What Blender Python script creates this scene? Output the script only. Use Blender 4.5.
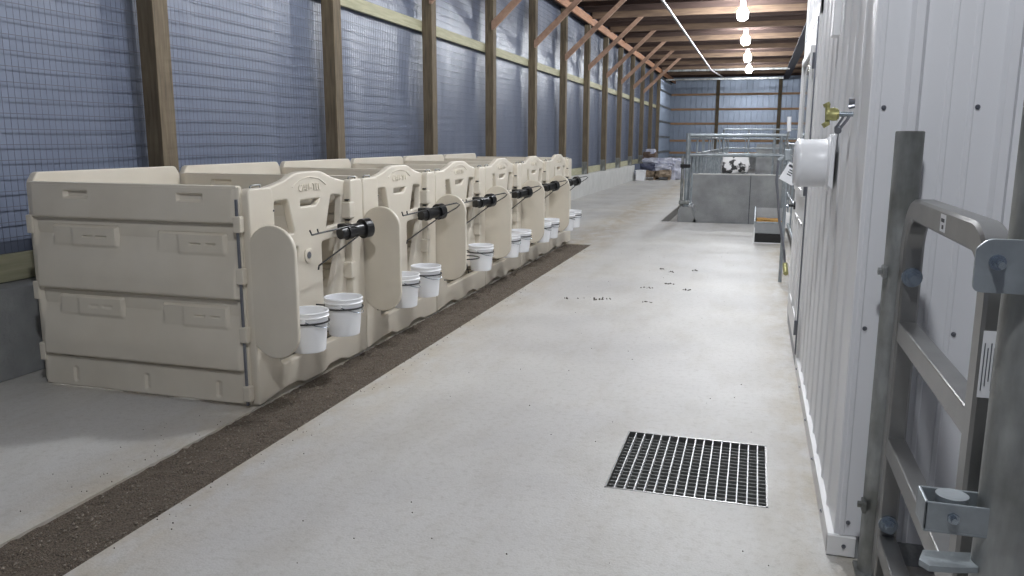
import bpy, bmesh, math, random
from mathutils import Vector, Matrix, noise
random.seed(4)
R=math.radians; PI=math.pi
sc=bpy.context.scene
for o in list(bpy.data.objects): bpy.data.objects.remove(o,do_unlink=True)
C=sc.collection
# ------------------------------------------------------------------ camera
cam=bpy.data.cameras.new('camera'); camo=bpy.data.objects.new('camera',cam); C.objects.link(camo)
F=800.0; CX,CY=512.0,288.0
yv=Vector((757-CX,CY-141,-F)).normalized()
zv=-Vector((498-CX,CY-4600,-F)); zv=(zv-yv*zv.dot(yv)).normalized()
xv=yv.cross(zv)
M=Matrix((xv,yv,zv)).to_4x4(); M.translation=Vector((0,0,1.5))
camo.matrix_world=M
cam.sensor_width=36; cam.lens=F/1024*36; cam.clip_start=.05; cam.clip_end=200
sc.camera=camo
# ------------------------------------------------------------------ world, exposure
w=bpy.data.worlds.new('world'); sc.world=w; w.use_nodes=True
bg=w.node_tree.nodes['Background']; bg.inputs[0].default_value=(.62,.72,1,1); bg.inputs[1].default_value=.13
sc.view_settings.view_transform='Standard'; sc.view_settings.look='None'
sc.view_settings.exposure=-0.12; sc.view_settings.gamma=1; sc.view_settings.use_curve_mapping=False
LAMP_Y=[0.3,6.0,10.3,15.6]+[20.9+5.3*k for k in range(4)]
LAMP_E=480.0
# ------------------------------------------------------------------ materials
def mat(name,col,rough=.6,metal=0,var=.12,scale=8,bump=0,bscale=60,col2=None,stretch=(1,1,1),spec=.5,coat=0,detail=4,blotch=None):
    m=bpy.data.materials.new(name); m.use_nodes=True; nt=m.node_tree; N=nt.nodes; L=nt.links
    b=N['Principled BSDF']; b.inputs['Roughness'].default_value=rough; b.inputs['Metallic'].default_value=metal
    b.inputs['Specular IOR Level'].default_value=spec
    tc=N.new('ShaderNodeTexCoord'); mp=N.new('ShaderNodeMapping'); mp.inputs['Scale'].default_value=stretch
    L.new(tc.outputs['Object'],mp.inputs[0])
    nz=N.new('ShaderNodeTexNoise'); nz.inputs['Scale'].default_value=scale; nz.inputs['Detail'].default_value=detail
    L.new(mp.outputs[0],nz.inputs['Vector'])
    rp=N.new('ShaderNodeValToRGB'); rp.color_ramp.elements[0].position=.3; rp.color_ramp.elements[1].position=.7
    c2=col2 or tuple(max(0,c*(1-var)) for c in col)
    rp.color_ramp.elements[0].color=(*c2,1); rp.color_ramp.elements[1].color=(*col,1)
    L.new(nz.outputs[0],rp.inputs[0]); out=rp.outputs[0]
    if blotch:
        n2=N.new('ShaderNodeTexNoise'); n2.inputs['Scale'].default_value=blotch[1]; n2.inputs['Detail'].default_value=6
        L.new(tc.outputs['Object'],n2.inputs['Vector'])
        r2=N.new('ShaderNodeValToRGB'); r2.color_ramp.elements[0].position=.38; r2.color_ramp.elements[1].position=.62
        r2.color_ramp.elements[0].color=(*blotch[0],1); r2.color_ramp.elements[1].color=(1,1,1,1)
        L.new(n2.outputs[0],r2.inputs[0])
        mx=N.new('ShaderNodeMix'); mx.data_type='RGBA'; mx.blend_type='MULTIPLY'; mx.inputs[0].default_value=1
        L.new(out,mx.inputs[6]); L.new(r2.outputs[0],mx.inputs[7]); out=mx.outputs[2]
    L.new(out,b.inputs['Base Color'])
    if bump:
        nb=N.new('ShaderNodeTexNoise'); nb.inputs['Scale'].default_value=bscale; nb.inputs['Detail'].default_value=3
        L.new(mp.outputs[0],nb.inputs['Vector'])
        bp=N.new('ShaderNodeBump'); bp.inputs['Strength'].default_value=bump; bp.inputs['Distance'].default_value=.02
        L.new(nb.outputs[0],bp.inputs['Height']); L.new(bp.outputs[0],b.inputs['Normal'])
    return m
def emit(name,col,s):
    m=bpy.data.materials.new(name); m.use_nodes=True; b=m.node_tree.nodes['Principled BSDF']
    b.inputs['Emission Color'].default_value=(*col,1); b.inputs['Emission Strength'].default_value=s; b.inputs['Base Color'].default_value=(.8,.8,.8,1)
    return m
CONC=mat('floor_concrete',(.63,.62,.59),.55,0,.1,1.3,.12,90,col2=(.55,.54,.515),blotch=((.88,.88,.9),.55),detail=8)
def floor_detail(m):
    nt=m.node_tree; N=nt.nodes; L=nt.links; b=N['Principled BSDF']; src=b.inputs['Base Color'].links[0].from_socket
    tc=N.new('ShaderNodeTexCoord')
    def mul(src,fac,col):
        mx=N.new('ShaderNodeMix'); mx.data_type='RGBA'; mx.blend_type='MULTIPLY'; L.new(fac,mx.inputs[0]); L.new(src,mx.inputs[6]); mx.inputs[7].default_value=(*col,1); return mx.outputs[2]
    def nz(sc,a,b_,st=(1,1,1)):
        mp=N.new('ShaderNodeMapping'); mp.inputs['Scale'].default_value=st; L.new(tc.outputs['Object'],mp.inputs[0])
        n=N.new('ShaderNodeTexNoise'); n.inputs['Scale'].default_value=sc; n.inputs['Detail'].default_value=7; n.inputs['Roughness'].default_value=.65; L.new(mp.outputs[0],n.inputs['Vector'])
        r=N.new('ShaderNodeMapRange'); r.inputs[1].default_value=a; r.inputs[2].default_value=b_; L.new(n.outputs[0],r.inputs[0]); return r.outputs[0]
    out=mul(src,nz(2.6,.48,.72,(1,.35,1)),(.88,.86,.82))
    out=mul(out,nz(28,.50,.72),(.84,.83,.81))
    out=mul(out,nz(170,.52,.75),(.70,.69,.67))
    sx=N.new('ShaderNodeSeparateXYZ'); L.new(tc.outputs['Object'],sx.inputs[0])
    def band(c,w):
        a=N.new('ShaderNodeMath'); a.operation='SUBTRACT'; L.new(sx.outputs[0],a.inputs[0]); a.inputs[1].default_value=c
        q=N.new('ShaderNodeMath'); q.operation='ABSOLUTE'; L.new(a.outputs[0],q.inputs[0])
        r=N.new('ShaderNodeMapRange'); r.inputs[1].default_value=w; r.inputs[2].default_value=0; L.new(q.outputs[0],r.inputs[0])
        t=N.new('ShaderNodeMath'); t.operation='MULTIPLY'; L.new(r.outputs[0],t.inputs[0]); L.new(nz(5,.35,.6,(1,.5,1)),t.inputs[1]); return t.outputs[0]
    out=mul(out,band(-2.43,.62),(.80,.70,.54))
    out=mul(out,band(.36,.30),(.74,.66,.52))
    L.new(out,b.inputs['Base Color'])
floor_detail(CONC)
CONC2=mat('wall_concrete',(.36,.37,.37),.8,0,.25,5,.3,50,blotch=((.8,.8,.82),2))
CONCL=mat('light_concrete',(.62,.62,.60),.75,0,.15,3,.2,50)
GRAVEL=mat('gravel',(.23,.185,.14),.9,0,.5,130,1,160,col2=(.075,.058,.044))
STONE=mat('pebble',(.36,.31,.25),.85,0,.6,40,0)
PLAST=mat('cream_plastic',(.73,.675,.575),.42,0,.05,5,.05,250,blotch=((.93,.92,.9),1.5))
WHITE=mat('white_plastic',(.86,.87,.89),.35,0,.02,5)
BLACK=mat('black_plastic',(.012,.012,.013),.3,0,.1,5)
WIRE=mat('black_wire',(.02,.02,.02),.4,0,.1,5)
GALV=mat("galvanized_steel",(.42,.46,.49),.42,.5,.25,14,.05,60,blotch=((.75,.77,.76),6))
GALVD=mat('weathered_galvanized',(.44,.455,.45),.42,.5,.35,9,.05,60,col2=(.24,.25,.25),blotch=((.58,.58,.55),5),stretch=(2.2,2.2,.6))
GATE=mat('gate_steel',(.30,.30,.295),.36,.8,.15,10)
PIPEM=mat('pale_pipe',(.5,.5,.5),.4,.7,.12,10)
ZINC=mat('zinc_bolt',(.42,.48,.54),.25,.9,.1,20)
WOODP=mat('post_wood',(.19,.15,.095),.8,0,.4,7,.2,30,col2=(.10,.077,.05),stretch=(6,6,.5))
WOODG=mat('green_wood',(.50,.48,.33),.75,0,.3,6,.1,30,col2=(.36,.35,.23),stretch=(6,.5,6))
WOODO=mat('orange_wood',(.50,.26,.14),.7,0,.3,6,.1,30,col2=(.36,.17,.09),stretch=(6,.5,6))
WOODE=mat('tan_girt_wood',(.55,.34,.19),.7,0,.3,5,.1,30,stretch=(.5,6,6))
WOODB=mat('brace_wood',(.42,.27,.19),.7,0,.3,6,.1,30,col2=(.30,.185,.125),stretch=(2,6,2))
WOODC=mat('truss_wood',(.23,.155,.10),.8,0,.4,4,.1,30,col2=(.13,.085,.06),stretch=(.6,6,6))
JOIST=mat('joist_wood',(.085,.052,.042),.8,0,.4,4,.1,30,stretch=(.6,6,6))
DECK=mat('ceiling_deck',(.045,.027,.024),.8,0,.4,3,.1,30,stretch=(.5,5,5))
DARKB=mat('dark_track',(.035,.04,.055),.6,0,.3,6)
CURT=mat('curtain_film',(.18,.21,.285),.38,0,.2,.9,.25,3,col2=(.13,.152,.215),stretch=(1,1,.35),spec=.6,detail=7)
MESHW=mat('grid_wire',(.11,.12,.155),.5,0,.1,5)
STEELB=mat('blue_grey_sheet',(.29,.35,.45),.35,.3,.12,2,0,spec=.7)
PANEL=mat('white_sheet',(.76,.77,.80),.38,0,.03,2)
PANELW=mat('bright_sheet',(.86,.865,.88),.4,0,.03,2)
TRIMW=mat('white_trim',(.86,.86,.86),.4,0,.03,5)
CROSSM=mat('dark_bar',(.16,.165,.16),.7,.1,.3,20)  # dark grey for the lower cross bars of the grate
DARK=mat('pit_shade',(.012,.012,.013),.9,0,.2,5)
SCREW=mat('screw_head',(.22,.23,.26),.35,.7,.1,5)
GLASS=mat('dark_glass',(.10,.11,.12),.1,0,.1,2,spec=.8)
FEED=mat('feed_grain',(.60,.34,.10),.9,0,.4,60,.4,90)
BRASS=mat('brass',(.48,.46,.20),.4,.5,.3,30)
BAGW=mat('white_bag',(.66,.67,.74),.5,0,.3,7,.3,15,col2=(.36,.38,.50))
BAGT=mat('tan_bag',(.36,.28,.20),.6,0,.4,8,.3,15)
BAGB=mat('brown_bag',(.16,.11,.08),.7,0,.5,9,.3,15)
BAGN=mat('navy_bag',(.10,.11,.18),.5,0,.5,9,.3,15)
PALLET=mat('pallet_wood',(.30,.22,.15),.8,0,.3,6)
LABEL=mat('paper_label',(.80,.81,.83),.5,0,.02,3)
INK=mat('ink',(.05,.05,.06),.6,0,.05,3)
DEBRIS=mat('dark_debris',(.07,.055,.04),.9,0,.3,30)
SPOT=mat('spotted_sack',(.85,.84,.84),.6,0,.9,7,.2,12,col2=(.04,.04,.04))
SPOT.node_tree.nodes['Color Ramp'].color_ramp.elements[0].position=.42; SPOT.node_tree.nodes['Color Ramp'].color_ramp.elements[1].position=.48
# ------------------------------------------------------------------ helpers
def tagp(o,label=None,cat=None,group=None,kind=None):
    if label: o['label']=label
    if cat: o['category']=cat
    if group: o['group']=group
    if kind: o['kind']=kind
    return o
def empty(name,loc,label,cat,group=None,rz=0):
    o=bpy.data.objects.new(name,None); C.objects.link(o); o.location=loc; o.rotation_euler=(0,0,rz); o.empty_display_size=.1
    return tagp(o,label,cat,group)
def link(name,me,m,parent=None,smooth=False):
    o=bpy.data.objects.new(name,me); C.objects.link(o)
    if m and not me.materials: me.materials.append(m)
    if smooth:
        for p in me.polygons: p.use_smooth=True
    if parent: o.parent=parent
    return o
class B:
    def __init__(s): s.bm=bmesh.new()
    def box(s,a,b,bev=0,mx=None):
        a=Vector(a);b=Vector(b); lo=Vector(map(min,a,b)); hi=Vector(map(max,a,b)); t=bmesh.new()
        bmesh.ops.create_cube(t,size=1)
        for v in t.verts: v.co=Vector(((v.co[i]+.5)*(hi[i]-lo[i])+lo[i]) for i in range(3))
        if bev: bmesh.ops.bevel(t,geom=t.edges[:],offset=bev,segments=2,affect='EDGES',profile=.5)
        if mx: t.transform(mx)
        s._add(t); return s
    def _add(s,t):
        me=bpy.data.meshes.new('t'); t.to_mesh(me); t.free(); s.bm.from_mesh(me); bpy.data.meshes.remove(me)
    def beam(s,p,q,wx,wz,up=(0,0,1),bev=0):   # rectangular bar from p to q
        p=Vector(p);q=Vector(q); d=(q-p); l=d.length; d.normalize(); u=Vector(up); r=d.cross(u)
        if r.length<1e-4: u=Vector((0,1,0)); r=d.cross(u)
        r.normalize(); u=r.cross(d)
        mx=Matrix((r,d,u)).transposed().to_4x4(); mx.translation=p
        s.box((-wx/2,0,-wz/2),(wx/2,l,wz/2),bev,mx); return s
    def cyl(s,p,q,r,r2=None,n=16,caps=True):
        p=Vector(p);q=Vector(q); r2=r if r2 is None else r2; d=(q-p); l=d.length
        t=bmesh.new(); bmesh.ops.create_cone(t,cap_ends=caps,segments=n,radius1=r,radius2=r2,depth=l)
        t.transform(Matrix.Translation((p+q)/2)@d.to_track_quat('Z','Y').to_matrix().to_4x4()); s._add(t); return s
    def tube(s,pts,r,n=8,closed=False):
        pts=[Vector(p) for p in pts]; k=len(pts); rings=[]; bm=s.bm; prev=None
        for i,p in enumerate(pts):
            a=pts[(i-1)%k] if (closed or i>0) else p; b=pts[(i+1)%k] if (closed or i<k-1) else p
            d=(b-a).normalized()
            if prev is None:
                u=Vector((0,0,1)) if abs(d.z)<.9 else Vector((1,0,0)); u=(u-d*u.dot(d)).normalized()
            else: u=(prev-d*prev.dot(d)).normalized()
            prev=u; v=d.cross(u)
            rings.append([bm.verts.new(p+(u*math.cos(2*PI*j/n)+v*math.sin(2*PI*j/n))*r) for j in range(n)])
        for i in range(k if closed else k-1):
            A=rings[i];Bq=rings[(i+1)%k]
            for j in range(n): bm.faces.new((A[j],A[(j+1)%n],Bq[(j+1)%n],Bq[j]))
        if not closed: bm.faces.new(rings[0][::-1]); bm.faces.new(rings[-1])
        return s
    def lathe(s,prof,c=(0,0,0),n=28,mx=None):
        t=bmesh.new(); rs=[]
        for r,z in prof: rs.append([t.verts.new((max(r,.0005)*math.cos(2*PI*j/n),max(r,.0005)*math.sin(2*PI*j/n),z)) for j in range(n)])
        for a,b in zip(rs,rs[1:]):
            for j in range(n): t.faces.new((a[j],a[(j+1)%n],b[(j+1)%n],b[j]))
        mm=Matrix.Translation(c)@(mx or Matrix()); t.transform(mm); s._add(t); return s
    def prism(s,pts,h,mx):   # polygon in local XY extruded along local Z from 0..h
        t=bmesh.new(); a=[t.verts.new((x,y,0)) for x,y in pts]; b=[t.verts.new((x,y,h)) for x,y in pts]
        t.faces.new(a[::-1]); t.faces.new(b); k=len(pts)
        for i in range(k): t.faces.new((a[i],a[(i+1)%k],b[(i+1)%k],b[i]))
        t.transform(mx); s._add(t); return s
    def blob(s,c,size,seed=0,amp=.12,rz=0,flat=.75):
        t=bmesh.new(); bmesh.ops.create_cube(t,size=2); bmesh.ops.subdivide_edges(t,edges=t.edges[:],cuts=5,use_grid_fill=True)
        for v in t.verts:
            p=v.co.copy(); n_=p.normalized(); p=p*flat+n_*(1-flat)*1.15
            nn=noise.noise(p*1.7+Vector((seed*3.1,seed,0))); p*=1+amp*nn
            v.co=Vector((p.x*size[0]/2,p.y*size[1]/2,p.z*size[2]/2))
        t.transform(Matrix.Translation(c)@Matrix.Rotation(rz,4,'Z')); s._add(t); return s
    def obj(s,name,m,parent=None,smooth=False,norm=True):
        if norm: bmesh.ops.recalc_face_normals(s.bm,faces=s.bm.faces)
        me=bpy.data.meshes.new(name); s.bm.to_mesh(me); s.bm.free()
        o=link(name,me,m,parent)
        if smooth:
            for p in me.polygons: p.use_smooth=True
            try: me.set_sharp_from_angle(angle=R(38))
            except Exception: pass
        return o
def st(o,kind='structure'): o['kind']=kind; return o
def rpoly(pts,r,n=5):
    out=[];k=len(pts)
    for i in range(k):
        p=Vector(pts[i]);a=Vector(pts[i-1]);b=Vector(pts[(i+1)%k]); rr=r[i] if isinstance(r,(list,tuple)) else r
        da=(a-p);db=(b-p); rr=min(rr,da.length*.48,db.length*.48)
        if rr<=1e-5: out.append((p.x,p.y)); continue
        s=p+da.normalized()*rr; e=p+db.normalized()*rr
        for j in range(n+1):
            t=j/n; q=s*(1-t)**2+p*2*t*(1-t)+e*t*t; out.append((q.x,q.y))
    return out
YZ=Matrix(((0,0,1,0),(1,0,0,0),(0,1,0,0),(0,0,0,1)))      # local x->Y, y->Z, z->X
XZ=Matrix(((1,0,0,0),(0,0,-1,0),(0,1,0,0),(0,0,0,1)))     # local x->X, y->Z, z->-Y
def plate(name,loops,thick,bev,mx,m,parent=None,off=(0,0,0)):
    cu=bpy.data.curves.new('c','CURVE'); cu.dimensions='2D'; cu.fill_mode='BOTH'; cu.extrude=max(.0005,thick/2-bev); cu.bevel_depth=bev; cu.bevel_resolution=2
    for lp in loops:
        sp=cu.splines.new('POLY'); sp.points.add(len(lp)-1)
        for q,p in zip(sp.points,lp): q.co=(p[0],p[1],0,1)
        sp.use_cyclic_u=True
    return fromcurve(name,cu,mx,m,parent,off)
def fromcurve(name,cu,mx,m,parent,off):
    ob=bpy.data.objects.new('c',cu); C.objects.link(ob); bpy.context.view_layer.update()
    dg=bpy.context.evaluated_depsgraph_get(); me=bpy.data.meshes.new_from_object(ob.evaluated_get(dg))
    bpy.data.objects.remove(ob,do_unlink=True); me.transform(Matrix.Translation(off)@mx); me.materials.clear(); me.name=name
    return link(name,me,m,parent)
def text(name,s,size,depth,mx,m,parent,off):
    cu=bpy.data.curves.new('t','FONT'); cu.body=s; cu.size=size; cu.extrude=depth; cu.align_x='CENTER'; cu.align_y='CENTER'
    return fromcurve(name,cu,mx,m,parent,off)
def copy_tree(o,parent=None):
    c=o.copy(); C.objects.link(c); c.parent=parent
    for ch in o.children: copy_tree(ch,c)
    return c
ORD=['nearest','second','third','fourth','fifth','sixth','seventh','eighth','ninth','tenth','eleventh','twelfth','thirteenth']
# ================================================================== FLOOR
YE=45.5; XL=-4.75; XR=6.0; YN=-4.0
def tiles(rect,holes):
    xs=sorted({rect[0],rect[2]}|{h[0] for h in holes}|{h[2] for h in holes}); ys=sorted({rect[1],rect[3]}|{h[1] for h in holes}|{h[3] for h in holes})
    b=B(); bm=b.bm; V={}
    def v(x,y,z):
        k=(x,y,z)
        if k not in V: V[k]=bm.verts.new(k)
        return V[k]
    for x0,x1 in zip(xs,xs[1:]):
        for y0,y1 in zip(ys,ys[1:]):
            if any(h[0]<=x0 and x1<=h[2] and h[1]<=y0 and y1<=h[3] for h in holes): continue
            bm.faces.new((v(x0,y0,0),v(x1,y0,0),v(x1,y1,0),v(x0,y1,0)))
    for x0,y0,x1,y1,d in holes:
        for (a,c),(e,f) in (((x0,y0),(x1,y0)),((x1,y0),(x1,y1)),((x1,y1),(x0,y1)),((x0,y1),(x0,y0))):
            bm.faces.new((v(a,c,0),v(e,f,0),v(e,f,-d),v(a,c,-d)))
        bm.faces.new((v(x0,y0,-d),v(x1,y0,-d),v(x1,y1,-d),v(x0,y1,-d)))
    return b
GX0,GY0,GX1,GY1=-.56,3.28,.13,4.0
fl=st(tiles((XL,YN,XR,YE),[(-2.635,YN,-2.235,11.47,.05),(GX0,GY0,GX1,GY1,.35),(-1.66,15.3,-1.37,38,.16)]).obj('floor',CONC))
# strip of brown bedding in the floor gutter
b=B(); bm=b.bm; nx,ny=12,400; g=[]
for j in range(ny+1):
    y=YN+(11.47-YN)*(j/ny); row=[]
    for i in range(nx+1):
        x=-2.635+.40*i/nx
        row.append(bm.verts.new((x,y,-.012+.012*noise.noise(Vector((x*22,y*22,0)))+.006*noise.noise(Vector((x*60,y*60,3))))))
    g.append(row)
for j in range(ny):
    for i in range(nx): bm.faces.new((g[j][i],g[j][i+1],g[j+1][i+1],g[j+1][i]))
o=b.obj('gravel',GRAVEL); tagp(o,'brown gravel and bedding filling the long gutter beside the calf pens','gravel',kind='stuff')
def rock(bm,c,s):
    vs=[]
    for d in ((1,0,0),(-1,0,0),(0,1,0),(0,-1,0),(0,0,1),(0,0,-1)):
        vs.append(bm.verts.new(Vector(c)+Vector(d)*s*random.uniform(.6,1.2)))
    for a,e,f in ((0,2,4),(2,1,4),(1,3,4),(3,0,4),(2,0,5),(1,2,5),(3,1,5),(0,3,5)): bm.faces.new((vs[a],vs[e],vs[f]))
b=B()
for i in range(3800):
    y=random.uniform(.5,11.4); x=random.uniform(-2.62,-2.245); rock(b.bm,(x,y,-.006),random.uniform(.003,.008))
o=b.obj('pebbles',STONE); tagp(o,'small tan pebbles strewn through the brown gutter gravel','pebbles',kind='stuff')
b=B()
for i in range(260):
    t=random.random()
    if t<.55: x=-2.235+abs(random.gauss(0,.07)); y=random.uniform(1.5,11)
    elif t<.75: x=-2.66-abs(random.gauss(0,.18)); y=random.uniform(1.6,3.6)
    else: x=random.uniform(-2.2,.2); y=random.uniform(2.2,12)
    rock(b.bm,(x,y,.002),random.uniform(.002,.0042))
for x,y,l in ((-1.42,7.45,.10),(-1.52,7.4,.2),(-1.0,9.5,.05),(-.86,9.3,.04),(-1.02,8.2,.07),(-.8,8.5,.06),(-1.3,7.5,.07),(-.9,7.45,.05),(-.62,9.5,.04),(-.6,8.2,.04)):
    for k in range(7): rock(b.bm,(x+random.uniform(-l,l),y+random.uniform(-.03,.03),.003),random.uniform(.006,.013))
o=b.obj('floor_debris',DEBRIS); tagp(o,'dark crumbs of dirt scattered over the concrete aisle','dirt',kind='stuff')
# ---- drain grate
gr=empty('drain_grate',((GX0+GX1)/2,(GY0+GY1)/2,0),'square galvanized floor drain grate set in the aisle concrete','drain grate')
cx,cy=(GX0+GX1)/2,(GY0+GY1)/2; hx=(GX1-GX0)/2; hy=(GY1-GY0)/2
b=B(); 
for s in(-1,1):
    b.box((s*hx,-hy,-.035),(s*(hx-.008),hy,.002)); b.box((-hx,s*hy,-.035),(hx,s*(hy-.008),.002))
b.obj('rim',GATE,gr)
for i in range(15):
    x=-hx+2*hx*(i+1)/16; B().box((x-.0026,-hy+.008,-.03),(x+.0026,hy-.008,0)).obj('bearing_bar',TRIMW,gr)
for j in range(17):
    y=-hy+2*hy*(j+1)/18; B().box((-hx+.008,y-.0045,-.030),(hx-.008,y+.0045,-.018)).obj('cross_bar',CROSSM,gr)
st(B().box((GX0+.001,GY0+.001,-.349),(GX1-.001,GY1-.001,-.345)).obj('trim_20',DARK))  # black sheet on the pit floor standing for the shade under the grate
# ================================================================== LEFT WALL
HW=4.75
b=B(); bm=b.bm; rows=[]
ny,nz=420,24
for j in range(ny+1):
    y=YN+(39.9-YN)*j/ny; r_=[]
    for k in range(nz+1):
        z=.6+(HW-.6)*k/nz
        r_.append(bm.verts.new((-4.70+.022*noise.noise(Vector((y*2.1,z*.35,0)))+.012*noise.noise(Vector((y*5,z*.9,5))),y,z)))
    rows.append(r_)
for j in range(ny):
    for k in range(nz): bm.faces.new((rows[j][k],rows[j+1][k],rows[j+1][k+1],rows[j][k+1]))
wl=st(b.obj('wall_left',CURT,smooth=True))
sh=wl.modifiers.new('s','SOLIDIFY'); sh.thickness=.01
b=B()
z=.66
while z<4.7: b.box((-4.655,YN,z-.0022),(-4.65,39.9,z+.0022)); z+=.1
y=YN
while y<39.9: b.box((-4.655,y-.0006,.6),(-4.653,y+.0006,4.75)); y+=.05
o=b.obj('wire_mesh',MESHW); tagp(o,'fine dark wire grid stretched over the blue grey curtain wall behind the posts','wire mesh')
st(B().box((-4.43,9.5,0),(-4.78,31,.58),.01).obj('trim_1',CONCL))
st(B().box((-4.432,YN,0),(-4.78,9.5,.579),.01).obj('trim_15',CONC2))  # near stretch in darker concrete, the shade behind the pens put into its colour
st(B().box((-4.47,YN,0),(-4.78,YE,.14)).obj('trim_2',CONC2))
st(B().box((-4.60,YN,.585),(-4.65,39.9,.76),.004).obj('trim_3',WOODG))
st(B().box((-4.605,YN,3.0),(-4.65,39.9,3.145),.004).obj('trim_4',WOODG))
st(B().box((-4.40,YN,4.54),(-4.45,YE,4.74),.004).obj('trim_5',WOODO))
st(B().box((-4.45,YN,4.60),(-4.62,YE,4.68)).obj('trim_6',DECK))
NP=13
for k in range(NP):
    y=5.3+2.78*k
    p=empty('wooden_post',(-4.525,y+.085,.58),'%s upright timber post along the left wall, counting from the camera'%ORD[k],'post','timber posts of the left wall')
    b=B(); b.box((-.075,-.085,0),(.075,.085,3.98),.006); b.obj('shaft',WOODP,p)
    bb=B(); bb.box((-.08,-.09,0),(.0785,.09,.012)); bb.box((-.078,-.091,0),(.070,-.087,.34)); bb.obj('foot_bracket',GALVD,p)
    if 2<=k<=10:
        br=B().beam((-4.47,y-.03,3.40),(-3.10,y-.03,4.70),.045,.14,up=(0,1,0)) if False else B()
        br.prism([(-4.47,3.36),(-4.44,3.36),(-3.02,4.69),(-3.16,4.69),(-4.47,3.50)],.045,Matrix.Translation((0,y-.003,0))@XZ)
        o=br.obj('knee_brace',WOODB); tagp(o,'diagonal knee brace rising from the %s post of the left wall'%ORD[k],'brace','knee braces under the roof')
for k in (-1,0):   # posts nearer than the frame
    y=5.3+2.78*(k-1) if k<0 else 5.3-2.78
    if k==0:
        p=B().box((-4.6,y,.58),(-4.45,y+.17,4.56),.006).obj('wooden_post',WOODP); tagp(p,'timber post of the left wall beside the camera, left of the picture edge','post')
# steel skin and girts past the curtain
def sheet(x0,x1,pitch,dep,base=.055,top=.025,minor=.004):
    pts=[]; x=x0
    while x<x1-1e-6:
        e=min(x+pitch,x1)
        for q,h in ((0,0),(.3,0),(.32,minor),(.37,minor),(.39,0),(.61,0),(.63,minor),(.68,minor),(.70,0)):
            pts.append((x+q*pitch*.8+.0,h))
        c=x+pitch*.9; pts+= [(c-base/2,0),(c-top/2,dep),(c+top/2,dep),(c+base/2,0)]
        x+=pitch
    return [p for p in pts if p[0]<=x1]+[(x1,0)]
def sheetmesh(name,prof,z0,z1,fn,m):
    b=B(); a=[b.bm.verts.new(fn(s,h,z0)) for s,h in prof]; c=[b.bm.verts.new(fn(s,h,z1)) for s,h in prof]
    for i in range(len(prof)-1): b.bm.faces.new((a[i],a[i+1],c[i+1],c[i]))
    o=b.obj(name,m,norm=False); md=o.modifiers.new('s','SOLIDIFY'); md.thickness=.004; md.offset=0; return o
sheetmesh('wall_left_far',sheet(39.9,YE,.3,.03),.14,HW,lambda s,h,z:(-4.66+h,s,z),STEELB)['kind']='structure'
for i,z in enumerate((.9,1.65,2.4,3.15,3.9,4.45)): st(B().box((-4.60,40.0,z),(-4.63,YE,z+.09)).obj('trim_%d'%(30+i),GALVD))
# ================================================================== END WALL
wb=sheetmesh('wall_back',sheet(-4.7,XR,.29,.03),.3,4.9,lambda s,h,z:(s,YE-.02-h,z),STEELB); wb['kind']='structure'
cf=st(B().box((-4.7,YE-.16,0),(XR,YE-.02,.66)).obj('trim_7',CONC2))
for i,z in enumerate((.80,1.45,2.36,3.12,3.90)):
    st(B().box((-4.6,YE-.12,z),(XR,YE-.07,z+.11)).obj('trim_%d'%(40+i),WOODE))
for x,l in ((-2.14,'timber post on the far wall left of the lamps'),(1.02,'timber post on the far wall right of the lamps'),(3.9,'timber post on the far wall behind the white room')):
    o=B().box((x-.09,YE-.30,0),(x+.09,YE-.13,4.72),.006).obj('wooden_post',WOODP); tagp(o,l,'post')
st(B().box((XR,YN,0),(XR+.1,YE,5.2)).obj('wall_right',PANEL))
# ================================================================== CEILING
ce=st(B().box((-4.8,YN-1,5.06),(XR+.1,YE+.1,5.12)).obj('ceiling',DECK))
y=-3.3
while y<YE-.3:
    o=B().box((-4.6,y,4.84),(XR,y+.04,5.06)).obj('joist',JOIST,ce); y+=.93
k=-1
for k in range(-1,14):
    y=5.3+2.78*k+.05
    st(B().box((-4.4,y+.0,4.70),(XR,y+.045,4.90)).obj('trim_%d'%(60+k),WOODC))
st(B().box((1.10,YN,4.655),(1.40,YE-.3,4.695)).obj('trim_50',DARKB))
b=B().cyl((-2.03,6,4.3),(-1.93,34.1,4.3),.03,n=10); b.cyl((-1.93,34.1,4.3),(-1.75,42.5,4.6),.03,n=10)
o=b.obj('ceiling_pipe',PIPEM,smooth=True); tagp(o,'long pale metal pipe running under the ceiling joists left of the lamps','pipe')
o=B().box((-4.3,38.2,4.60),(1.2,38.25,4.68)).obj('curtain_rail',GALVD); tagp(o,'pale horizontal rail crossing high in front of the far wall','rail')
o=B().box((-4.3,39.6,4.30),(1.0,39.68,4.38)).obj('curtain_rail',GALVD); tagp(o,'dark lower horizontal rail crossing in front of the far wall','rail')
LMAT=emit('lamp_glow',(.93,.96,1.0),LAMP_E)
for i,y in enumerate(LAMP_Y):
    vis=y>17
    n=['nearest visible','second','third','farthest'][round((y-20.9)/5.3)] if vis else None
    lab=('%s glowing bare lamp hanging from the ceiling joists'%n) if vis else ('ceiling lamp outside the picture, %s'%('nearest the camera' if i==0 else 'lamp %s from the camera along the aisle'%ORD[i]))
    p=empty('ceiling_lamp',(-.5 if i else -.15,y,4.53),lab,'lamp','lamps over the aisle')
    B().cyl((0,0,.12),(0,0,.31),.075,.07,n=16).obj('socket',WHITE,p)
    B().lathe([(0,-.18),(.07,-.17),(.115,-.13),(.135,-.05),(.13,.03),(.09,.09),(.06,.12)],n=16).obj('bulb',LMAT,p,smooth=True)
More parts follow.
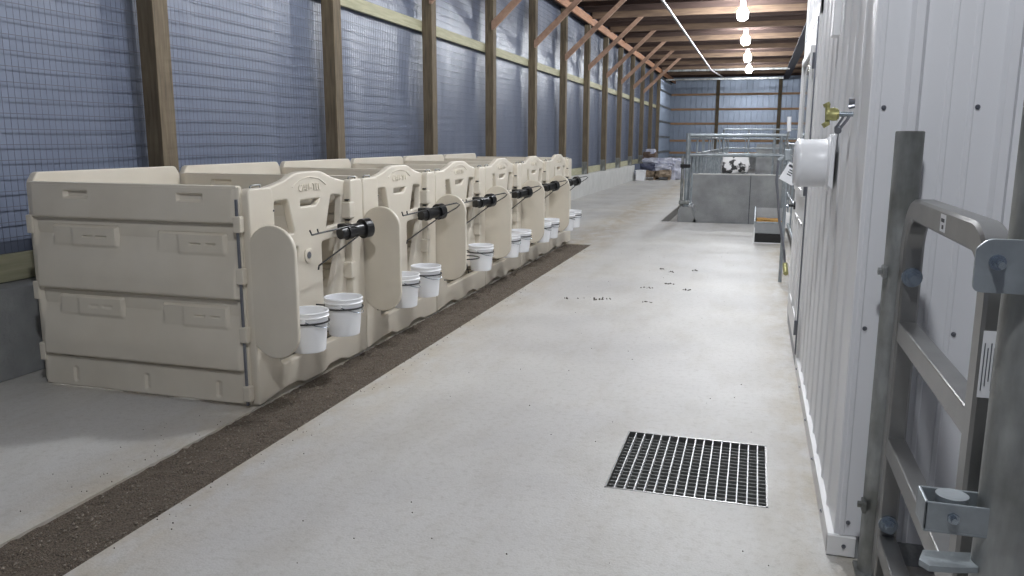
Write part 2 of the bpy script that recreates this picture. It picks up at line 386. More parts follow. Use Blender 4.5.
# ================================================================== WHITE ROOM ON THE RIGHT
WX=.34; WY=2.95; WF=7.25; WT=4.84
wa=sheetmesh('wall_right_room',sheet(WY,WF,.277,.007,.05,.02,.0),.085,WT,lambda s,h,z:(WX-h*0+.012-h,s,z),PANELW); wa['kind']='structure'
pf=sheet(.205+.025,XR,.277,.020,.05,.024,.0035); pf=[p for p in pf if p[0]>WX+.01]
wf=sheetmesh('wall_front_room',[(WX+.012,0)]+pf,.085,WT,lambda s,h,z:(s,WY+.002-h,z),PANEL); wf['kind']='structure'
st(B().box((WX+.03,WY+.03,0),(XR,WF-.02,WT)).obj('wall_core',PANEL))
st(B().box((WX-.006,WF-.04,0),(WX+.1,WF,WT)).obj('trim_8',TRIMW))
b=B(); b.box((WX-.012,WY-.006,.0),(WX+.03,5.55,.085),.003); st(b.obj('trim_9',TRIMW))
st(B().box((WX-.012,WY-.012,.005),(WX+.085,WY+.02,.082),.003).obj('trim_10',TRIMW))
st(B().box((WX+.085,WY-.004,0),(XR,WY+.028,.084)).obj('trim_11',CONC2))
def screw(c,d,par):
    c=Vector(c);d=Vector(d); b=B(); b.cyl(c,c+d*.002,.008,n=10); b.cyl(c+d*.002,c+d*.008,.005,.0045,n=6); return b.obj('screw',SCREW,par)
for z in (.134,.86,1.61,2.36):
    for k in range(5): screw((.395+.277*k,WY,z),(0,-1,0),wf)
for k,y in enumerate((3.2,3.75,4.3,4.9,5.3)): screw((WX-.012,y,.055),(-1,0,0),wa)
screw((WX+.045,WY-.012,.045),(0,-1,0),wf)
# door
D0,D1=5.56,6.92
do=st(B().box((WX-.016,D0,.10),(WX-.004,D1,2.25),.004).obj('door_1',TRIMW))
b=B(); b.box((WX-.010,D0-.09,0),(WX+.01,D0-.012,2.36),.003); b.box((WX-.010,D1+.012,0),(WX+.01,D1+.09,2.36),.003); b.box((WX-.010,D0-.09,2.27),(WX+.01,D1+.09,2.36),.003)
b.obj('door_frame',TRIMW,do)
b=B(); b.box((WX-.019,D0-.014,.09),(WX-.003,D0+.004,2.27)); b.box((WX-.014,D0,2.25),(WX-.003,D1,2.27)); b.box((WX-.012,D0,.012),(WX+.0,D1,.09)); b.obj('door_gap',SCREW,do)
b=B()
W0,W1,Z0,Z1=5.72,6.70,1.18,2.06
for a in (((W0-.05,Z0-.05),(W1+.05,Z0)),((W0-.05,Z1),(W1+.05,Z1+.05)),((W0-.05,Z0),(W0,Z1)),((W1,Z0),(W1+.05,Z1))):
    b.box((WX-.040,a[0][0],a[0][1]),(WX-.015,a[1][0],a[1][1]),.005)
wfm=b.obj('window_frame',TRIMW,do); B().box((WX-.022,W0,Z0),(WX-.017,W1,Z1)).obj('glass',GLASS,wfm)
b=B()
for (y0,y1,z0,z1) in ((5.72,6.16,.28,.95),(6.26,6.70,.28,.95)):
    for q in ((y0,z0,y1,z0+.02),(y0,z1-.02,y1,z1),(y0,z0,y0+.02,z1),(y1-.02,z0,y1,z1)): b.box((WX-.024,q[0],q[1]),(WX-.014,q[2],q[3]),.003)
b.obj('moulding',TRIMW,do)
for z in (.27,1.2,2.0): B().cyl((WX-.026,D0-.006,z-.05),(WX-.026,D0-.006,z+.05),.009,n=10).obj('hinge',SCREW,do)
b=B(); b.cyl((WX-.016,6.84,.99),(WX-.03,6.84,.99),.032,n=18); b.cyl((WX-.03,6.84,.99),(WX-.07,6.84,.99),.012,n=12); b.obj('handle_rose',BLACK,do,smooth=True)
B().tube([(WX-.06,6.84,.99),(WX-.075,6.82,.99),(WX-.078,6.72,.985)],.010).obj('lever_handle',ZINC,do,smooth=True)
# white drum on the wall
p=empty('wall_canister',(WX-.006,3.98,1.40),'round white plastic canister sticking out of the white wall under the tap','canister')
mx=Matrix.Rotation(R(-90),4,'Y')
B().lathe([(0,0),(.118,0),(.121,.006),(.121,.022),(.112,.028),(.109,.04),(.108,.125),(.111,.130),(.111,.143),(.106,.157),(.095,.164),(0,.167)],n=40,mx=mx).obj('drum',WHITE,p,smooth=True)
B().box((-.012,-.13,-.11),(0,.13,.13),.004).obj('back_plate',WHITE,p)
b=B(); b.box((-.02,-.128,-.10),(-.011,-.11,.12),.003); b.obj('clip',WHITE,p)
# tap
p=empty('water_tap',(WX,3.31,1.60),'small yellow green valve on a bent metal pipe stub on the white wall','tap')
b=B(); b.cyl((.0,0,0),(-.055,0.0,0.0),.009,n=12); b.obj('pipe',ZINC,p,smooth=True)
b=B(); b.cyl((-.05,0,0),(-.095,0,0),.018,.02,n=12); b.cyl((-.088,0,-.04),(-.092,0,.04),.009,n=10); b.cyl((-.092,0,.03),(-.098,0,.042),.013,n=8); b.cyl((-.09,0,-.045),(-.1,0,-.03),.012,n=8); b.blob((-.075,0,0),(.04,.036,.045),2,.2); b.obj('valve_body',BRASS,p)
b=B(); b.tube([(-.01,0,0),(-.02,-.005,-.02),(-.045,-.01,-.055)],.006); b.tube([(-.03,0,0),(-.04,-.005,-.02),(-.058,-.01,-.05)],.005); b.cyl((-.05,-.015,-.062),(-.05,.005,-.05),.013,n=10); b.obj('outlet',SCREW,p,smooth=True)
b=B(); b.cyl((.0,-.02,.045),(-.02,-.02,.045),.012,n=10); b.cyl((.0,-.02,.03),(-.02,-.02,.025),.008,n=8); b.obj('wall_clip',SCREW,p)
b=B(); b.tube([(WX-.02,3.60,1.56),(WX-.02,3.63,1.50),(WX-.015,3.66,1.45)],.0025); tagp(b.obj('cord',SCREW,smooth=True),'thin dark cord dangling between the tap and the white canister','cord')
# bracket above (long grey fixture high on the wall)
b=B(); b.box((WX-.035,4.10,1.98),(WX-.002,4.20,2.9),.004)
o=b.obj('wall_conduit',PANELW); tagp(o,'narrow pale vertical channel high on the white wall right of the door','conduit')
# hydrant at the far corner of the room
p=empty('yard_hydrant',(.32,9.0,0),'slim galvanized yard hydrant with raised white handle beside the white room','hydrant')
B().cyl((0,0,0),(0,0,1.32),.018,n=12).obj('standpipe',GALV,p,smooth=True)
b=B(); b.box((-.035,-.035,1.30),(.035,.035,1.42),.012); b.cyl((0,0,1.36),(-.09,0,1.30),.018,n=10); b.obj('head',GALV,p)
B().tube([(.0,0,1.42),(-.02,0,1.52),(-.005,0,1.62)],.010).obj('lever',GALVD,p,smooth=True)
B().cyl((-.005,0,1.60),(-.012,0,1.75),.020,.022,n=12).obj('handle_grip',WHITE,p,smooth=True)
b=B(); b.tube([(-.09,0,1.30),(-.10,-.02,1.1),(-.05,-.05,.7),(.02,-.08,.35),(.03,-.3,.22)],.014); b.obj('hose',SCREW,p,smooth=True)
B().cyl((.03,-.3,.24),(.04,-.42,.16),.026,n=10).obj('hose_coupling',BRASS,p,smooth=True)
# hanging card
p=empty('hanging_card',(.32,8.0,1.20),'tilted white card with black lettering hanging by the white room corner','card')
mr=Matrix.Rotation(R(28),4,'Y')
b=B(); b.box((-.07,-.002,-.09),(.07,.002,.09),0,mr); b.obj('card',LABEL,p)
b=B(); b.box((-.055,-.004,.05),(.05,-.0025,.072),0,mr)
for z,x1 in ((.022,.0),(.0,.01),(-.022,-.01)): b.box((-.03,-.004,z),(x1+.02,-.0025,z+.010),0,mr)
b.obj('print',INK,p)
b=B().tube([(.32,8.0,1.28),(.335,8.0,1.34),(.34,8.4,1.36),(.345,9.0,1.36)],.003); tagp(b.obj('cord',SCREW),'thin wire holding the tilted card to the hydrant','cord')
# ================================================================== CALF PENS
PX=-2.612; PY0=3.74; PS=1.34
def sm(a,b,t): t=max(0,min(1,(t-a)/(b-a))); return t*t*(3-2*t)
def rectm(x,z,x0,x1,z0,z1,e=.008): return sm(x0-e,x0+e,x)*(1-sm(x1-e,x1+e,x))*sm(z0-e,z0+e,z)*(1-sm(z1-e,z1+e,z))
L0,L1=-1.50,-.05          # divider extent in local x
def doff(x,z):
    h=0; edge=rectm(x,z,L0+.03,L1-.03,-1,9,.015)
    for hi,lo in ((1.30,1.04),(1.04,.615),(.615,.205),(.205,-.03)):
        if lo<=z<hi:
            t=(hi-z)/(hi-lo)
            h=(-.022+.046*sm(.08,.80,t)) if hi<1.2 else .006+.010*sm(.2,1,t)
            if lo>0: h-= .042*sm(.95,1.0,t)
            if hi<.3: h=.004-.010*(1-t)
    h*=edge
    for x0,x1,z0,z1 in ((-1.34,-.88,.885,1.0),(-.60,-.155,.87,.985),(-1.34,-.88,.47,.585),(-.60,-.165,.455,.575)):
        r_=rectm(x,z,x0,x1,z0,z1); h=h*(1-r_)+r_*(-.003+.007*rectm(x,z,x0+.14,x1+1,z0-1,z1+1,.006))
        for q in (.24,.34):
            h-=.010*rectm(x,z,x0+q-.02,x0+q+.045,(z0+z1)/2-.003,(z0+z1)/2+.004,.003)*r_
    for x0,x1,z0,z1 in ((-1.22,-1.06,1.165,1.205),(-.44,-.28,1.165,1.205)): h-=.022*rectm(x,z,x0,x1,z0,z1,.006)
    for x0 in (-1.27,-.75,-.255): h+=-.012*rectm(x,z,x0-.012,x0+.012,.05,.14,.006)
    return h
def divider_mesh():
    nx,nz=150,170; b=B(); bm=b.bm; fr=[];bk=[]
    for k in range(nz+1):
        z=.02+1.225*k/nz; a=[];c=[]
        for i in range(nx+1):
            x=L0+(L1-L0)*i/nx; d=doff(x,z)+.018
            if k in(0,nz) or i in(0,nx): d=.012
            a.append(bm.verts.new((x,-d,z))); c.append(bm.verts.new((x,d,z)))
        fr.append(a);bk.append(c)
    for k in range(nz):
        for i in range(nx):
            bm.faces.new((fr[k][i],fr[k][i+1],fr[k+1][i+1],fr[k+1][i])); bm.faces.new((bk[k][i],bk[k+1][i],bk[k+1][i+1],bk[k][i+1]))
    for i in range(nx):
        bm.faces.new((fr[0][i],bk[0][i],bk[0][i+1],fr[0][i+1])); bm.faces.new((fr[nz][i],fr[nz][i+1],bk[nz][i+1],bk[nz][i]))
    for k in range(nz):
        bm.faces.new((fr[k][0],fr[k+1][0],bk[k+1][0],bk[k][0])); bm.faces.new((fr[k][nx],bk[k][nx],bk[k+1][nx],fr[k+1][nx]))
    b.box((L0+.01,-.022,1.235),(L1-.01,.022,1.252),.006)
    return b
LY=PS
def make_pen():
    p=empty('calf_pen',(PX,PY0,0),'x','calf pen','cream calf pens in a row')
    divider_mesh().obj('divider_panel',PLAST,p,smooth=True)
    # back panel with clipped top corners
    plate('back_panel',[rpoly([(.03,.02),(LY-.03,.02),(LY-.03,1.24),(LY-.07,1.295),(.07,1.295),(.03,1.24)],.02)],.05,.008,YZ,PLAST,p,(-1.525,0,0))
    # front frame : jambs and kick board in one U
    outer=[(.015,.02),(.28,.05),(.42,.05),(.50,.02),(.74,.02),(.80,.05),(.96,.05),(1.06,.02),(1.322,.02),(1.322,1.225),(1.165,1.225),(1.165,.19),(.23,.18),(.23,1.225),(.015,1.225)]
    f=plate('front_frame',[rpoly(outer,[.01,.03,.03,.02,.02,.03,.03,.02,.01,.03,.03,.06,.06,.03,.03])],.06,.010,YZ,PLAST,p,(-.035,0,0))
    # door with openings
    dout=[(.205,.275),(1.19,.275),(1.19,1.215),(1.13,1.225),(.99,1.25),(.87,1.295),(.57,1.295),(.45,1.25),(.31,1.225),(.205,1.215)]
    H=[rpoly([(.315,.935),(.545,.925),(.475,1.155),(.315,1.155)],.035),
       rpoly([(.59,1.085),(.82,1.075),(.875,1.14),(.59,1.145)],.02),
       rpoly([(.895,.925),(1.10,.93),(1.13,1.14),(.975,1.155)],.035),
       rpoly([(.30,.36),(.42,.36),(.585,.86),(.30,.87)],.04),
       rpoly([(.835,.36),(.905,.36),(1.13,.87),(.835,.86)],.04)]
    H[1]=rpoly([(.60,1.08),(.80,1.08),(.86,1.14),(.60,1.14)],.02)
    d=plate('front_gate',[rpoly(dout,[.03,.03,.02,.05,.08,.1,.1,.08,.05,.02])]+H,.05,.010,YZ,PLAST,p,(-.080,0,0))
    # raised arch line and lettering
    ar=[(.52,1.215),(.60,1.255),(.72,1.272),(.84,1.255),(.92,1.215)]
    bb=B(); bb.tube([(-.054,y,z) for y,z in ar],.004); bb.obj('arch_moulding',PLAST,d,smooth=True)
    text('lettering','CALF-TEL',.062,.003,YZ,PLAST,d,(-.053,.72,1.205))
    plate('bottle_opening',[rpoly([(.635,.74),(.705,.74),(.715,.82),(.625,.82)],.03)],.012,.004,YZ,PLAST,d,(-.052,0,0))
    b=B(); b.cyl((-.050,.668,.785),(-.043,.668,.785),.022,n=16); b.obj('badge',SCREW,d)
    # door latch and hinge blocks on both jambs
    for z in (.62,1.03):
        B().box((-.06,.20,z-.055),(-.016,.262,z+.055),.006).obj('hinge_block',PLAST,d); B().box((-.06,1.12,z-.055),(.006,1.195,z+.055),.008).obj('hinge_block',PLAST,d)
    for z in (.962,1.098):
        B().box((-.04,.232,z-.006),(-.012,.262,z+.006),.002).obj('latch_gap',BLACK,d); B().box((-.04,1.133,z-.006),(-.012,1.163,z+.006),.002).obj('latch_gap',BLACK,d)
    # wire handles on the jamb tops
    for y in (.07,1.19): B().tube([(-.035,y,1.21),(-.035,y,1.245),(-.035,y+.012,1.25),(-.035,y+.085,1.25),(-.035,y+.095,1.245),(-.035,y+.095,1.21)],.005).obj('top_clip',GALVD,p,smooth=True)
    # corner knuckles and pins
    for z in (1.045,.76,.43,.09): B().box((-.078,-.045,z-.045),(-.03,-.002,z+.045),.007).obj('corner_knuckle',PLAST,p)
    B().cyl((-.06,-.026,.02),(-.06,-.026,1.18),.009,n=10).obj('hinge_pin',SCREW,p,smooth=True)
    for z in (1.0,.6,.22): B().box((-1.525,-.026,z-.055),(-1.48,.03,z+.055),.007).obj('back_knuckle',PLAST,p)
    # swinging privacy shield at the near jamb
    zc0,zc1,x0,x1=.275,1.005,-.02,.258; r=(x1-x0)/2; pts=[]
    for j in range(19): a=PI+PI*j/18; pts.append(((x0+x1)/2+r*math.cos(a),zc0+r+r*math.sin(a)))
    for j in range(19): a=PI*j/18; pts.append(((x0+x1)/2+r*math.cos(a),zc1-r+r*math.sin(a)))
    plate('side_shield',[pts],.028,.007,XZ,PLAST,p,(0,.02,.03))
    # bottle holder
    h=B(); a=Vector((.03,.93,.895)); c=Vector((.12,1.13,.915)); d_=(c-a).normalized()
    h.cyl(a,c,.040,.048,n=20); h.cyl(c-d_*.035,c+d_*.02,.066,n=24); h.cyl(c+d_*.02,c+d_*.026,.052,n=24); h.cyl(a+d_*.05,a+d_*.09,.052,n=20)
    h.box((-.03,1.0,.85),(.05,1.06,.95),.01)
    h=h.obj('bottle_holder',BLACK,p,smooth=True)
    wi=B(); wi.tube([(.04,.545,.955),(.035,.575,.925),(.05,.66,.93),(.14,1.05,.96),(.25,1.17,.985),(.27,1.19,.97),(.25,1.17,.945),(.13,1.03,.86),(.035,.645,.725),(.035,.635,.70)],.0055)
    wi.tube([(.045,.625,.955),(.04,.645,.93),(.05,.67,.93)],.005)
    wi.obj('wire_arm',WIRE,h,smooth=True)
    # bucket rings
    for y in (.275,.70):
        cx_=.165; rr=.121
        b=B(); b.tube([(cx_+rr*math.cos(2*PI*j/28),y+rr*math.sin(2*PI*j/28),.462) for j in range(28)],.0055,closed=True)
        b.tube([(cx_-rr,y,.462),(-.03,y,.462)],.005)
        for s in (-1,1): b.tube([(cx_-.03,y+s*.115,.462),(.03,y+s*.10,.462),(.075,y+s*.10,.265),(-.02,y+s*.10,.265)],.005)
        b.tube([(.07,y-.10,.265),(.07,y+.10,.265)],.005)
        b.obj('bucket_ring',WIRE,p,smooth=True)
    return p
pen=make_pen(); pens=[pen]
for k in range(1,6):
    c=copy_tree(pen); c.location=(PX,PY0+PS*k,0); pens.append(c)
for k,c in enumerate(pens):
    c['label']=('cream plastic calf pen nearest the camera, its ribbed side panel facing us' if k==0 else
        'third cream calf pen from the camera, one bucket and one empty wire ring' if k==2 else
        '%s cream calf pen from the camera, two white buckets on its front'%ORD[k] if k<5 else 'cream calf pen at the far end of the row')
# far end divider and its shield belong to the last pen
last=pens[-1]
for ch in list(last.children):
    if ch.name.split('.')[0] in ('divider_panel',):
        c=ch.copy(); C.objects.link(c); c.parent=last; c.location=(0,PS,0)
for h in pens[0].children:
    if h.name.startswith('bottle_holder'):
        for wch in list(h.children): bpy.data.objects.remove(wch,do_unlink=True)
        wi=B(); wi.tube([(.04,.545,.955),(.035,.575,.925),(.05,.66,.93),(.10,.96,.945),(.11,1.03,.925)],.0055); wi.tube([(.045,.625,.955),(.04,.645,.93),(.05,.67,.93)],.005)
        wi.tube([(.11,1.03,.87),(.035,.645,.725),(.035,.635,.70)],.0055)
        wi.obj('wire_arm',WIRE,h,smooth=True)
# buckets
def make_bucket():
    p=empty('bucket',(0,0,0),'x','bucket','white feed buckets on the pens')
    B().lathe([(0,.003),(.078,.0),(.082,.004),(.097,.17),(.102,.172),(.104,.178),(.1,.182),(.1,.196),(.104,.199),(.101,.205),(.0965,.203),(.0945,.17),(.079,.008),(0,.008)],n=36).obj('pail',WHITE,p,smooth=True)
    b=B(); b.tube([(.103*math.sin(R(a)),.103*math.cos(R(a)),.165-.045*abs(math.sin(R(a)))) for a in range(0,181,12)],.0022); b.obj('wire_handle',ZINC,p,smooth=True)
    for s in (-1,1): B().cyl((0,s*.094,.165),(0,s*.108,.165),.010,n=10).obj('ear',WHITE,p)
    return p
bk0=make_bucket(); used=False
def scale_tree(o,f):
    for ch in o.children:
        ch.data.transform(Matrix.Scale(f,4))
scale_tree(bk0,1.18)
for k in range(6):
    for j,y in enumerate((.275,.70)):
        if k==2 and j==0: continue
        c=bk0 if not used else copy_tree(bk0); used=True
        c.location=(PX+.165,PY0+PS*k+y,.285); c.rotation_euler=(0,0,random.uniform(-.5,.5))
        c['label']=('white bucket, %s of the pair on the %s calf pen from the camera'%('nearer' if j==0 else 'farther',ORD[k])) if k!=2 else 'lone white feed bucket on the third calf pen from the camera'
# ================================================================== BAGS
pl=empty('pallet',(-3.75,32.3,0),'low wooden pallet under the pile of bags at the far left','pallet')
for j in range(5): B().box((-.62,-.6+j*.26,.10),(.62,-.46+j*.26,.125)).obj('board',PALLET,pl)
for s in (-.55,0,.55): B().box((s-.04,-.6,0),(s+.04,.6,.10)).obj('runner',PALLET,pl)
bags=[(-4.05,32.0,.25,BAGT,'lower tan feed bag on the left of the pallet'),(-3.45,32.0,.25,BAGT,'lower tan feed bag on the right of the pallet'),
 (-4.0,32.0,.49,BAGN,'navy and white feed bag on the second layer at left'),(-3.45,32.05,.49,BAGW,'white feed bag on the second layer at right'),
 (-3.9,32.1,.70,BAGW,'white feed bag on top of the pile at left'),(-3.35,32.2,.70,BAGW,'white crumpled bag on top of the pile at right'),(-4.02,32.3,.91,BAGB,'dark brown sack crowning the pile of bags'),
 (-3.98,32.25,1.08,BAGW,'small pale sack on top of the brown sack')]
for i,(x,y,z,m,l) in enumerate(bags):
    s=(.62,.95,.26) if i<6 else ((.48,.45,.30) if i==6 else (.34,.34,.18))
    o=B().blob((0,0,0),s,i,.25,random.uniform(-.1,.1)).obj('feed_bag',m,smooth=True); o.location=(x,y,z); tagp(o,l,'feed bag','bags piled by the left wall')
o=B().blob((0,0,0),(.75,.9,.75),11,.4).obj('plastic_bag',BAGW,smooth=True); o.location=(-2.98,33.6,.36); tagp(o,'crumpled white plastic bag on the floor right of the pallet','bag')
o=B().blob((0,0,0),(.5,.7,.72),14,.4).obj('plastic_bag',BAGW,smooth=True); o.location=(-3.02,32.4,.36); tagp(o,'upright white bag leaning on the right end of the bag pile','bag')
p=empty('storage_tub',(-4.17,30.85,0),'small pale grey tub on the floor in front of the bag pile','tub')
B().box((-.17,-.2,0),(.17,.2,.36),.03).obj('body',WHITE,p); B().box((-.185,-.215,.36),(.185,.215,.40),.015).obj('lid',WHITE,p)
# ================================================================== PEN WITH CONCRETE WALL
st(B().prism([(-1.07,0),(.55,0),(.55,.6),(.50,.885),(-1.10,.885),(-1.10,.38),(-1.0,.26)],.18,Matrix.Translation((0,15.48,0))@XZ).obj('wall_pen',CONC2))
st(B().box((-1.105,15.295,.885),(.50,15.485,.90),.003).obj('trim_12',CONCL))  # lit top edge of the wall, put in as a paler strip
o=B().box((-.075,15.29,.0),(-.065,15.30,.885)).obj('trim_13',DARKB); st(o)
o=B().prism([(-.19,-.16),(.15,-.16),(.16,.0),(.10,.12),(.04,.285),(-.15,.285),(-.19,.22)],.35,Matrix.Translation((-1.16,15.65,0))@XZ).obj('concrete_footing',CONC2); tagp(o,'rough concrete footing block at the left end of the low concrete wall','footing')
st(B().box((-1.30,15.66,-.16),(-1.14,38,.22)).obj('trim_14',CONC2))
def tubeobj(nm,p,q,r,par,m=GALV): return B().cyl(p,q,r,n=12).obj(nm,m,par,smooth=True)
f=empty('side_railing',(-1.22,15.45,.22),'long galvanized headlock railing running back from the concrete wall','railing')
tubeobj('post',(0,0,0),(0,0,1.42),.045,f)
tubeobj('post',(-.09,.02,.0),(-.09,.02,1.0),.028,f,GALVD)
for z in (1.36,1.0,.02): tubeobj('rail',(0,0,z),(0,22,z),.028,f)
for i in range(40):
    y=.55*(i+1); B().cyl((0,y,.02),(0,y+(.18 if i%2 else 0),1.36 if i%4==3 else 1.0),.022,n=8).obj('upright',GALV,f)
for z in (.1,.78): 
    b=B(); b.box((-.13,-.05,z),(.055,.06,z+.07),.01); b.obj('clamp',GALVD if z<.5 else BLACK,f)
f=empty('front_railing',(-1.18,15.38,.9),'galvanized railing of two rails standing over the concrete wall','railing')
for z,r in ((.70,.030),(.345,.036)): tubeobj('rail',(.0,0,z),(1.74,0,z),r,f,GALV)
for x in (.22,.38,.52,.68,.98,1.50,1.66): tubeobj('upright',(x,0,.345),(x,0,.70),.010,f)
tubeobj('post',(1.60,.0,.0),(1.60,.0,.72),.03,f); tubeobj('post',(.14,0,0),(.14,0,.345),.022,f)
f=empty('rear_railing',(-1.1,21.0,0),'thin galvanized railing crossing behind the concrete wall','railing')
for z in (1.78,1.55,1.32): tubeobj('rail',(.3,0,z),(2.6,0,z),.02,f)
for x in (.3,.9,1.5,2.1,2.6): tubeobj('post',(x,0,0),(x,0,1.78),.025,f)
st(B().box((.0,22,0),(3,22.2,1.42)).obj('wall_pen_rear',CONC2))
f=empty('swing_gate',(.47,9.4,0),'narrow galvanized gate seen edge on past the white room','gate')
for y in (0,5.6): tubeobj('post',(.03,y,0),(.03,y,1.5),.035,f)
for z in (.3,.7,1.1,1.45): tubeobj('rail',(.03,0,z),(.03,5.6,z),.02,f)
for y in (1.1,2.2,3.3,4.4): tubeobj('upright',(.03,y,.3),(.03,y,1.45),.012,f)
# spotted sack behind the wall
p=B().blob((0,0,0),(.56,.45,.36),21,.2).obj('spotted_sack',SPOT,smooth=True); p.location=(-.42,18.2,1.0); tagp(p,'white sack with black blotches lying on a block behind the concrete wall','sack')
o=B().box((-.8,18.0,0),(-.05,18.5,.80),.02).obj('concrete_block',CONC2); tagp(o,'concrete block behind the low wall carrying the spotted sack','block')
# trough
p=empty('feed_trough',(.235,12.4,0),'grey metal feed trough holding orange grain beside the concrete wall','trough')
w2=.20
b=B(); prof=[(0,.31),(.05,.15),(.50,.15),(.52,.49)]   # y,z section
t=.008
for s in (-1,1):
    b.prism([(y,z) for y,z in prof],t,Matrix.Translation((s*w2-t/2,0,0))@YZ)
b.beam((0,0,.31),(0,.05,.148),2*w2,t); b.beam((0,.05,.15),(0,.50,.15),2*w2,t); b.beam((0,.50,.15),(0,.52,.49),2*w2,t)
b.obj('hopper',mat('trough_sheet',(.42,.44,.46),.5,.1,.15,8),p)
b=B(); b.box((-w2-.01,-.012,.30),(w2+.01,.006,.325),.003); b.beam((-w2,0,.32),(-w2,.53,.50),.014,.016); b.beam((w2,0,.32),(w2,.53,.50),.014,.016); b.obj('rim',GALV,p)
b=B()
for x in (-w2,w2):
    b.box((x-.008,.02,0),(x+.008,.036,.30)); b.box((x-.008,.50,0),(x+.008,.516,.3))
b.box((-w2,.02,.0),(w2,.036,.012)); b.obj('stand',TRIMW,p)
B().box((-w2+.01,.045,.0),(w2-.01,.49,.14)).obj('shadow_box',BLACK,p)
B().blob((0,.32,.28),(2*w2-.05,.30,.12),3,.2).obj('grain',FEED,p,smooth=True)
b=B(); b.box((w2+.03,.02,.28),(w2+.05,.45,.46),.004); b.box((w2+.01,-.03,.24),(w2+.10,.03,.47),.006); b.obj('side_plate',TRIMW,p)
# ================================================================== GATE AT THE RIGHT
p=empty('steel_post',(.467,2.858,0),'round galvanized steel post against the white wall, left of the gate','post')
b=B(); b.lathe([(.043,0),(.043,1.53),(.040,1.533),(.037,1.53),(.037,1.2)],n=32); b.obj('shaft',GALVD,p,smooth=True)
b=B(); b.box((-.052,-.052,0),(.06,.05,.012)); b.obj('foot_plate',GALVD,p)
for z in (1.08,.26):
    b=B(); b.box((-.05,-.050,z-.02),(-.036,.0,z+.02),.003); b.cyl((-.05,-.02,z),(-.062,-.02,z),.012,n=6); b.obj('hinge_lug',GALVD,p)
g=empty('metal_gate',(.484,2.74,0),'galvanized tube gate with rounded corner standing open along the white wall','gate')
def sqpath(pts,wd,hg):   # square tube along path in the YZ plane
    b=B(); bm=b.bm; rings=[]; n=len(pts)
    for i in range(n):
        a=Vector(pts[max(i-1,0)]);c=Vector(pts[min(i+1,n-1)]); d=(c-a).normalized(); nr=Vector((-d.y,d.x)); q=Vector(pts[i]); ch=.007
        sec=[(-wd/2+ch,-hg/2),(wd/2-ch,-hg/2),(wd/2,-hg/2+ch),(wd/2,hg/2-ch),(wd/2-ch,hg/2),(-wd/2+ch,hg/2),(-wd/2,hg/2-ch),(-wd/2,-hg/2+ch)]
        rings.append([bm.verts.new((sx,q.x+nr.x*sy,q.y+nr.y*sy)) for sx,sy in sec])
    for a,c in zip(rings,rings[1:]):
        for j in range(8): bm.faces.new((a[j],a[(j+1)%8],c[(j+1)%8],c[j]))
    bm.faces.new(rings[0][::-1]); bm.faces.new(rings[-1]); return b
ZT=1.300; yn=-.925; rad=.13; path=[(0,.06)]
path+=[(0,ZT-rad)]+[(-rad+rad*math.cos(R(a)),ZT-rad+rad*math.sin(R(a))) for a in range(10,90,10)]+[(-rad,ZT)]
path+=[(yn+rad,ZT)]+[(yn+rad-rad*math.sin(R(a)),ZT-rad+rad*math.cos(R(a))) for a in range(10,90,10)]+[(yn,ZT-rad),(yn,.06)]
sqpath(path,.058,.066).obj('frame',GATE,g,smooth=True)
for z in (.91,.525,.185): B().box((-.026,yn+.03,z-.032),(.028,-.03,z+.032),.004).obj('rail',GATE,g)
for z in (1.085,.26):
    b=B(); b.cyl((.0,-.032,z),(.0,-.042,z),.030,n=24); b.cyl((0,-.042,z),(0,-.058,z),.023,n=6); b.cyl((0,-.058,z),(0,-.082,z),.013,n=16); b.obj('bolt',ZINC,g,smooth=True)
B().box((-.0302,-.555,1.279),(-.0291,-.500,1.322)).obj('small_label',LABEL,g)
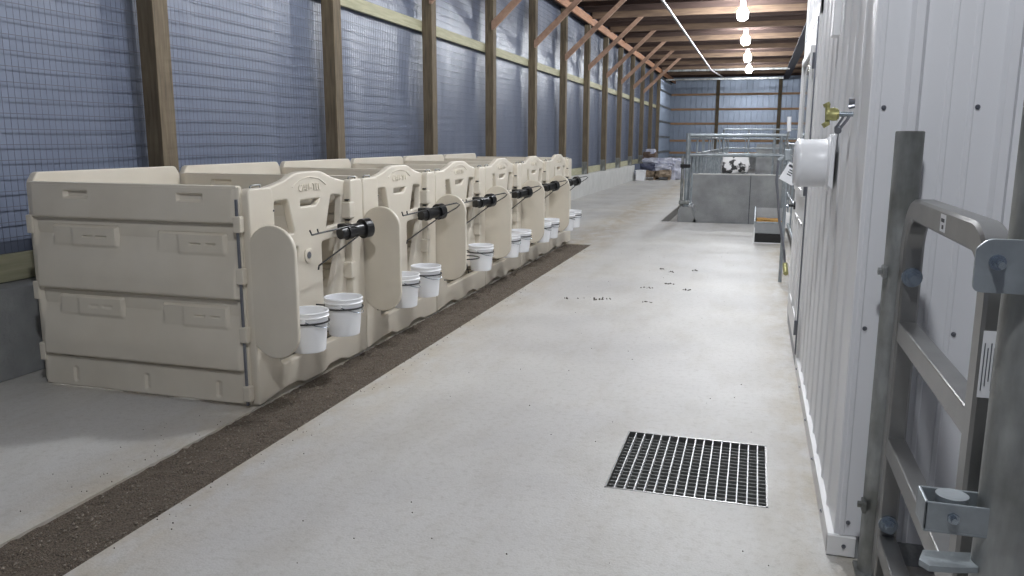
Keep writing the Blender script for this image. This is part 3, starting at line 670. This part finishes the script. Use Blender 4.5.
b=B(); b.box((-.0308,-.545,1.303),(-.0303,-.510,1.312)); b.box((-.0308,-.54,1.286),(-.0303,-.522,1.296)); b.obj('label_print',INK,g)
lb=B().box((-.024,yn-.0345,.985),(.027,yn-.0335,1.125)).obj('large_label',LABEL,g)
b=B()
for i in range(7): b.box((-.020+i*.006,yn-.0355,1.0+.01*(i%3)),(-.018+i*.006,yn-.0347,1.10-.01*(i%2)))
b.obj('label_print',SCREW,lb)
NX,NY=.508,1.66
p=empty('steel_post',(NX,NY,0),'thick weathered galvanized post at the right picture edge carrying the latch','post')
B().cyl((0,0,0),(0,0,2.3),.056,n=40).obj('shaft',GALVD,p,smooth=True)
q=plate('latch_plate',[rpoly([(-.122,1.235),(.11,1.235),(.11,1.330),(-.105,1.330),(-.122,1.312)],[.015,.01,.01,.01,.004])],.008,.001,XZ,GALV,p,(0,-.064,0))
b=B(); b.cyl((-.088,-.068,1.290),(-.088,-.072,1.290),.014,n=20); b.cyl((-.088,-.072,1.290),(-.088,-.082,1.290),.010,n=6); b.cyl((-.088,-.082,1.290),(-.088,-.10,1.288),.006,n=12); b.obj('bolt',ZINC,q,smooth=True)
b=B(); X0,X1=-.155,-.02; ya,yb=-.035,.045; za,zb=.755,.812
b.box((X0,ya,za),(X1,ya+.006,zb),.002); b.box((X0,yb-.006,za),(X1,yb,zb),.002); b.box((X0,ya,za),(X0+.006,yb,zb),.002); b.box((X0,ya,za-.005),(X1,yb,za+.001),.002)
q=b.obj('latch_channel',GALV,p)
b=B(); b.cyl((-.105,ya,.785),(-.105,ya-.008,.785),.011,n=6); b.cyl((-.105,ya-.008,.785),(-.105,ya-.018,.785),.006,n=12); b.obj('bolt',ZINC,q,smooth=True)
B().cyl((-.10,.008,.76),(-.10,.008,.815),.030,n=24).obj('roller',GALV,q,smooth=True)
b=B(); b.prism([(-.155,-.03),(-.14,-.05),(-.10,-.045),(-.05,-.03),(-.05,.03),(-.10,.02),(-.14,.015)],.012,Matrix.Translation((0,0,.675))); b.obj('latch_tongue',GALV,p)
